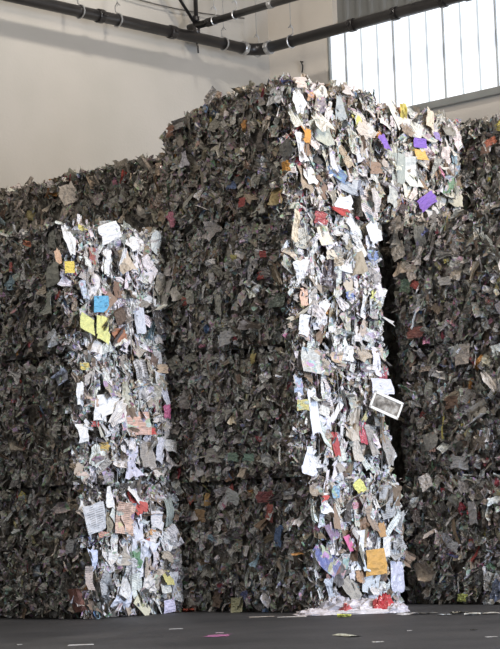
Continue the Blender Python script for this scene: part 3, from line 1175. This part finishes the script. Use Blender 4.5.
# middle stack, second bale
m_('m1', 'lit', 311, 361, 18, 26, -8, (.58, .60, .58), 'mag', 'flat')
m_('m1', 'lit', 377, 363, 17, 30, 5, (.74, .74, .82), 'plain', 'sheet')
m_('m1', 'lit', 383, 386, 24, 16, 0, (.68, .70, .80), 'plain', 'flat', out=.11)
m_('m1', 'lit', 324, 385, 18, 30, 5, WH, 'mag', 'sheet')
m_('m1', 'lit', 314, 412, 10, 50, 3, (.80, .83, .92), 'plain', 'sheet')
m_('m1', 'lit', 325, 420, 11, 26, -8, (.76, .78, .88), 'plain', 'torn')
m_('m1', 'lit', 309, 461, 22, 30, -8, (.80, .82, .90), 'plain', 'sheet')
m_('m1', 'lit', 354, 418, 14, 50, -12, (.56, .52, .46), 'plain', 'sheet')
m_('m1', 'lit', 357, 450, 14, 26, 3, (.56, .53, .48), 'plain', 'sheet')
m_('m1', 'lit', 338, 466, 28, 13, 28, (.76, .74, .80), 'plain', 'sheet')
m_('m1', 'lit', 331, 446, 10, 24, 2, (.50, .34, .22), 'mag', 'sheet')
m_('m1', 'lit', 337, 444, 7, 26, 0, (.42, .04, .05), 'plain', 'sheet', None, 'dark red paper')
m_('m1', 'lit', 303, 405, 12, 12, 0, (.62, .56, .20), 'mag', 'sheet')
m_('m1', 'lit', 355, 400, 20, 18, 10, (.44, .45, .40), 'mag', 'flat')
m_('m1', 'lit', 365, 365, 12, 16, 0, (.20, .17, .20), 'mag', 'crumple')
m_('m1', 'lit', 388, 450, 12, 34, 0, (.38, .37, .36), 'news', 'sheet')
m_('m1', 'lit', 372, 440, 12, 34, 8, (.42, .40, .38), 'news', 'sheet')
m_('m1', 'lit', 338, 358, 12, 12, 0, (.66, .50, .36), 'mag', 'curl')
m_('m1', 'lit', 300, 385, 9, 20, 0, (.45, .55, .75), 'mag', 'torn')
m_('m1', 'dark', 252, 358, 6, 12, 0, (.44, .36, .12), 'plain', 'torn')
m_('m1', 'dark', 210, 428, 9, 18, 15, (.42, .42, .43), 'plain', 'torn')
m_('m1', 'dark', 232, 457, 12, 10, 0, (.20, .32, .25), 'plain', 'torn')
m_('m1', 'dark', 248, 457, 11, 9, 0, (.20, .34, .28), 'plain', 'torn')
m_('m1', 'dark', 199, 470, 6, 14, 20, (.58, .56, .56), 'plain', 'sheet')
m_('m1', 'dark', 214, 455, 16, 16, 0, (.34, .33, .31), 'plain', 'flat')
# framed print sticking out of the second bale
e, dims = BALES['m1']
Mw = Matrix.Translation(e.location) @ Euler(e.rotation_euler).to_matrix().to_4x4()
p0, n = face_point('lit', .5, .5, .20, dims)
q = on_plane(386, 405, Mw @ p0, Mw.to_3x3() @ n)
w_, h_ = .290, .155
# the border is the part mesh itself, its dark picture a sub-part
mbf = MB()
for (x0, y0, x1, y1) in ((-w_ / 2, -h_ / 2, w_ / 2, -h_ / 2 + .022), (-w_ / 2, h_ / 2 - .022, w_ / 2, h_ / 2),
                         (-w_ / 2, -h_ / 2, -w_ / 2 + .018, h_ / 2), (w_ / 2 - .018, -h_ / 2, w_ / 2, h_ / 2)):
    mbf.box((x0, y0, 0), (x1 - x0, 0, 0), (0, y1 - y0, 0), (0, 0, .012))
fr = mbf.build('picture_card', M['plain'], e)
fr.color = (.85, .84, .80, 1)
fr.location = Mw.inverted() @ q
fr.rotation_euler = frame(n, (.25, -.35), math.radians(-24)).to_euler()
fr['label'] = 'dark picture card with a white border'
mbf = MB()
mbf.box((-w_ / 2 + .016, -h_ / 2 + .02, .002), (w_ - .032, 0, 0), (0, h_ - .04, 0), (0, 0, .004))
pc = mbf.build('picture', M['core'], fr)
pc.color = (.09, .06, .05, 1)
# middle stack, bottom bale
m_('m0', 'lit', 377, 562, 21, 26, 3, (.62, .34, .07), 'plain', 'flat', 'envelope', 'large orange envelope', out=.11)
m_('m0', 'lit', 325, 503, 14, 22, 0, WH, 'plain', 'sheet')
m_('m0', 'lit', 325, 498, 11, 6, 15, (.60, .07, .06), 'plain', 'strip', None, 'red printed paper')
m_('m0', 'lit', 336, 492, 9, 14, 0, (.25, .48, .70), 'mag', 'torn')
m_('m0', 'lit', 360, 487, 9, 16, 35, (.72, .72, .22), 'plain', 'flat')
m_('m0', 'lit', 357, 503, 13, 14, 10, (.70, .34, .40), 'mag', 'torn')
m_('m0', 'lit', 333, 531, 12, 18, 20, (.24, .16, .28), 'mag', 'flat')
m_('m0', 'lit', 350, 543, 9, 17, 10, (.66, .14, .34), 'plain', 'flat', None, 'deep pink paper')
m_('m0', 'lit', 357, 550, 13, 40, 0, WH, 'plain', 'flat')
m_('m0', 'lit', 364, 553, 10, 38, 0, (.64, .72, .84), 'plain', 'sheet')
m_('m0', 'lit', 357, 521, 9, 12, 0, (.66, .66, .56), 'plain', 'flat')
m_('m0', 'lit', 371, 513, 10, 40, 3, (.34, .26, .20), 'news', 'curl')
m_('m0', 'lit', 389, 502, 14, 34, 5, (.40, .42, .44), 'news', 'sheet')
m_('m0', 'lit', 398, 530, 14, 40, -2, (.42, .44, .46), 'news', 'sheet')
m_('m0', 'lit', 396, 548, 14, 26, 0, (.44, .46, .48), 'news', 'curl')
m_('m0', 'lit', 397, 577, 14, 32, 0, (.56, .58, .72), 'film', 'sheet')
m_('m0', 'lit', 371, 583, 22, 20, 35, (.58, .64, .70), 'plain', 'sheet')
m_('m0', 'lit', 352, 590, 13, 30, 35, (.40, .38, .34), 'news', 'flat')
m_('m0', 'lit', 336, 572, 24, 7, 18, (.20, .09, .09), 'card', 'flat')
m_('m0', 'lit', 323, 516, 11, 24, 0, (.70, .74, .86), 'mag', 'sheet')
m_('m0', 'lit', 331, 590, 12, 28, 18, (.60, .66, .76), 'news', 'sheet')
m_('m0', 'lit', 360, 575, 12, 16, 0, (.44, .26, .14), 'card', 'crumple')
m_('m0', 'lit', 382, 530, 9, 16, 0, (.46, .26, .10), 'card', 'torn')
m_('m0', 'dark', 237, 605, 11, 15, 2, (.46, .46, .28), 'plain', 'flat')
m_('m0', 'dark', 233, 497, 16, 14, -20, (.52, .55, .55), 'plain', 'sheet')
m_('m0', 'dark', 265, 497, 15, 12, 0, (.22, .04, .05), 'plain', 'torn')
m_('m0', 'dark', 278, 537, 9, 22, 5, (.08, .16, .34), 'plain', 'torn')
m_('m0', 'dark', 269, 513, 7, 20, -15, (.46, .12, .10), 'plain', 'torn')
m_('m0', 'dark', 206, 499, 7, 14, 0, (.50, .30, .10), 'card', 'torn')
m_('m0', 'dark', 200, 516, 16, 14, 0, (.30, .18, .08), 'card', 'crumple')
m_('m0', 'dark', 228, 476, 9, 12, 0, (.48, .28, .18), 'card', 'torn')
m_('m0', 'dark', 315, 560, 8, 22, 10, (.42, .44, .46), 'plain', 'sheet')
# right stack
m_('r0', 'dark', 424, 572, 16, 22, 15, (.50, .42, .34), 'card', 'curl')
m_('r0', 'dark', 452, 545, 11, 13, -20, (.58, .60, .64), 'plain', 'torn')
m_('r0', 'dark', 426, 482, 10, 16, 25, (.62, .58, .56), 'plain', 'sheet')
m_('r0', 'dark', 473, 513, 8, 24, 0, (.52, .52, .55), 'plain', 'sheet')
m_('r0', 'dark', 496, 590, 10, 24, 0, (.08, .12, .22), 'film', 'crumple')
m_('r0', 'dark', 462, 598, 9, 9, 0, (.36, .42, .10), 'plain', 'crumple')
m_('r1', 'dark', 475, 414, 20, 20, 20, (.64, .60, .54), 'plain', 'curl')
m_('r1', 'dark', 459, 462, 15, 16, 0, (.52, .52, .54), 'plain', 'torn')
m_('r1', 'dark', 430, 440, 15, 18, 15, (.42, .42, .40), 'plain', 'sheet')
m_('r1', 'dark', 437, 374, 12, 14, 5, (.70, .68, .66), 'plain', 'curl')
m_('r1', 'dark', 462, 354, 13, 22, 3, (.42, .38, .35), 'plain', 'flat')
m_('r1', 'dark', 452, 403, 14, 14, 0, (.24, .14, .09), 'card', 'crumple')
m_('r2', 'dark', 411, 272, 8, 18, 20, (.58, .50, .44), 'plain', 'torn')
m_('r2', 'dark', 414, 284, 9, 10, -20, (.40, .07, .06), 'plain', 'torn')
m_('r2', 'dark', 405, 286, 9, 16, 0, (.08, .15, .10), 'plain', 'torn')
m_('r2', 'dark', 419, 256, 8, 20, -25, (.60, .56, .54), 'plain', 'sheet')
m_('r2', 'dark', 420, 240, 11, 32, 3, (.36, .37, .35), 'plain', 'sheet')
m_('r2', 'dark', 417, 303, 13, 18, 0, (.42, .43, .43), 'plain', 'sheet')
m_('r2', 'dark', 416, 332, 16, 12, 0, (.22, .06, .05), 'plain', 'torn')
m_('r2', 'dark', 445, 281, 12, 10, 0, (.60, .58, .56), 'plain', 'torn')
m_('r2', 'dark', 396, 224, 15, 17, 10, (.52, .46, .40), 'card', 'crumple')
m_('r2', 'dark', 395, 236, 14, 20, -12, (.40, .39, .36), 'news', 'drape')
m_('r2', 'dark', 398, 250, 12, 20, 20, (.36, .33, .29), 'plain', 'torn')
m_('r2', 'dark', 391, 228, 12, 16, 30, (.56, .50, .44), 'plain', 'torn')
m_('r2', 'dark', 400, 268, 12, 18, 15, (.46, .38, .30), 'card', 'drape')
m_('r3', 'dark', 490, 141, 10, 8, 20, (.50, .14, .08), 'plain', 'torn')
m_('r3', 'dark', 485, 150, 12, 10, 0, (.42, .26, .20), 'card', 'crumple')
# far row
m_('f1', 'dark', 50, 183, 7, 9, 0, (.72, .66, .66), 'plain', 'torn')

# ------------------------------------------------------------------ litter on the floor
ZUP = Vector((0, 0, 1))


def litter(name, px, py, wpx, hm, spin, col, mat, kd, label, cat, group=None, lift=.012, zs=.25, tilt=(0, 0)):
    """a loose scrap lying on the floor where the photograph shows it"""
    p = on_plane(px, py, Vector((0, 0, 0)), ZUP)
    me = rnd.choice(SHAPES[kd])
    o = link(name, me)
    set_mat(o, mat)
    o.color = (*col, 1)
    k = p.y / F
    co = np.array([v.co[:] for v in me.vertices])
    ex, ey = np.ptp(co[:, 0]), np.ptp(co[:, 1])
    R = Euler((tilt[0], tilt[1], math.radians(spin)), 'XYZ')
    o.rotation_euler = R
    sc_ = Vector((wpx * k / ex, hm / ey, zs * wpx * k))
    o.scale = sc_
    Rm = np.array(R.to_matrix())
    zmin = ((co * np.array(sc_)) @ Rm.T)[:, 2].min()
    o.location = (p.x, p.y, -zmin + .001)
    tag(o, label, cat, group)
    return o


litter('paper_strip', 81, 645, 26, .11, 3, (.70, .72, .76), 'plain', 'flat', 'long white paper strip on the floor at the lower left', 'paper scrap', zs=.06)
litter('paper_scrap', 19, 645, 6, .07, 20, (.55, .56, .58), 'plain', 'torn', 'tiny white scrap on the floor near the lower left corner', 'paper scrap')
litter('paper_scrap', 176, 629, 14, .10, 0, (.55, .57, .62), 'plain', 'flat', 'pale grey scrap lying on the floor before the left gap between stacks', 'paper scrap', zs=.08)
litter('paper_scrap', 218, 636, 26, .26, -6, (.42, .12, .32), 'plain', 'torn', 'flat magenta scrap on the floor in front of the middle stack', 'paper scrap', zs=.08)
litter('paper_scrap', 220, 633, 9, .08, -6, (.60, .45, .58), 'plain', 'torn', 'small pale pink scrap on top of the magenta one on the floor', 'paper scrap', zs=.2)
litter('paper_scrap', 347, 636, 16, .30, 20, (.60, .62, .52), 'plain', 'sheet', 'crumpled white and green scrap on the floor below the plastic bag', 'paper scrap', zs=.3)
litter('paper_scrap', 378, 642, 12, .10, 0, (.52, .53, .54), 'plain', 'flat', 'flat grey scrap on the floor at the lower right of centre', 'paper scrap', zs=.08)
litter('paper_scrap', 344, 617, 15, .14, 0, (.62, .64, .10), 'plain', 'curl', 'yellow green paper lying at the foot of the plastic bag', 'paper scrap', zs=.4)
litter('paper_scrap', 474, 630, 8, .10, 0, (.02, .02, .02), 'film', 'crumple', 'small black scrap on the floor at the lower right', 'paper scrap')
litter('paper_scrap', 491, 637, 12, .08, 5, (.45, .46, .48), 'plain', 'flat', 'thin pale scrap on the floor at the right edge', 'paper scrap', zs=.08)
litter('paper_scrap', 409, 631, 6, .06, 5, (.40, .40, .42), 'plain', 'torn', 'tiny grey scrap on the floor in front of the right stack', 'paper scrap')
litter('paper_scrap', 103, 615, 34, .10, 14, (.62, .66, .70), 'plain', 'sheet', 'pale sheet leaning out from the foot of the left stack', 'paper scrap', zs=.25)
litter('paper_scrap', 124, 612, 22, .12, -10, (.60, .66, .78), 'plain', 'sheet', 'bluish white sheet at the foot of the left stack', 'paper scrap', zs=.4)
litter('paper_scrap', 189, 612, 13, .10, 0, (.50, .08, .04), 'film', 'crumple', 'crumpled red wrapper at the foot of the dark gap', 'wrapper', zs=.9)
litter('paper_sheet', 262, 617, 26, .12, 4, (.52, .48, .44), 'plain', 'flat', 'tan sheet lying flat at the foot of the middle stack', 'paper scrap', zs=.06)
litter('paper_sheet', 292, 617, 30, .14, 2, (.62, .62, .62), 'plain', 'flat', 'white sheet lying flat left of the plastic bag', 'paper scrap', zs=.06)
for i, (px, w, c, lb) in enumerate((
    (408, 24, (.50, .50, .52), 'grey sheet on the floor next to the plastic bag, right stack foot'),
    (428, 20, (.20, .20, .18), 'dark leaf like scrap at the right stack foot'),
    (444, 14, (.55, .62, .68), 'pale blue scrap at the foot of the right stack'),
    (458, 18, (.34, .32, .24), 'brown scrap at the foot of the right stack'),
    (474, 20, (.50, .50, .46), 'pale grey scrap near the right edge at the right stack foot'),
    (492, 18, (.42, .41, .38), 'tan scrap at the right edge of the floor line'))):
    litter('paper_scrap', px, 615 - (i % 2), w, .14, rnd.uniform(-10, 10), c, 'plain', ['crumple', 'sheet', 'torn', 'drape', 'crumple', 'sheet'][i], lb, 'paper scrap', 'shreds along the right stack foot', zs=.38)

# crumpled clear bag with red wrappers inside
bp = on_plane(358, 614, Vector((0, 0, 0)), ZUP)
bag = empty('plastic_bag', (bp.x, bp.y, 0), 0)
tag(bag, 'crumpled pale plastic bag with red patches at the middle stack foot', 'plastic bag')


def lump(cx, cy, sx, sy, sz, seed, nx=15, ny=9):
    r = np.random.RandomState(seed)
    vs, fs = [], []
    for j in range(ny):
        for i in range(nx):
            a = 2 * math.pi * i / nx
            t = (j / (ny - 1))
            rr = math.cos(t * math.pi / 2) * (1 + r.uniform(-.16, .16)) if j else 1 + r.uniform(-.12, .2)
            z = math.sin(t * math.pi / 2) ** .8 * (1 + r.uniform(-.25, .25)) if j else 0
            vs.append((cx + sx * rr * math.cos(a), cy + sy * rr * math.sin(a), .004 + sz * z))
    for j in range(ny - 1):
        for i in range(nx):
            i2 = (i + 1) % nx
            fs.append((j * nx + i, j * nx + i2, (j + 1) * nx + i2, (j + 1) * nx + i))
    return mesh('bag_lump', vs, fs)


def bagpart(name, cx, cy, sx, sy, sz, seed, col, label=None):
    me = lump(cx, cy, sx, sy, sz, seed)
    uvl = me.uv_layers.new(name='UVMap')
    for lp in me.loops:
        v = me.vertices[lp.vertex_index].co
        uvl.data[lp.index].uv = (v.x * 3, v.y * 3 + v.z * 4)
    me.materials.append(M['film'])
    o = link(name, me, bag)
    o.color = (*col, 1)
    if label: o['label'] = label
    return o


bagpart('bag_film', .04, .04, .24, .12, .10, 3, (.60, .58, .64))
bagpart('bag_film', -.16, .05, .16, .10, .12, 13, (.52, .52, .60))
bagpart('bag_film', -.33, .0, .17, .10, .045, 4, (.66, .62, .66))
bagpart('bag_film', .30, .05, .10, .08, .07, 8, (.55, .52, .58))
bagpart('bag_film', .05, -.07, .30, .05, .035, 9, (.72, .70, .74))
bagpart('red_wrapper', .215, -.02, .075, .06, .135, 5, (.52, .02, .035), 'bright red crumpled wrapper')
bagpart('red_wrapper', .15, -.03, .05, .05, .10, 15, (.50, .03, .04), 'bright red crumpled wrapper')
bagpart('red_wrapper', -.09, -.04, .055, .05, .075, 6, (.48, .06, .07), 'bright red crumpled wrapper')
bagpart('bag_film', .28, -.06, .07, .05, .06, 7, (.62, .60, .66))
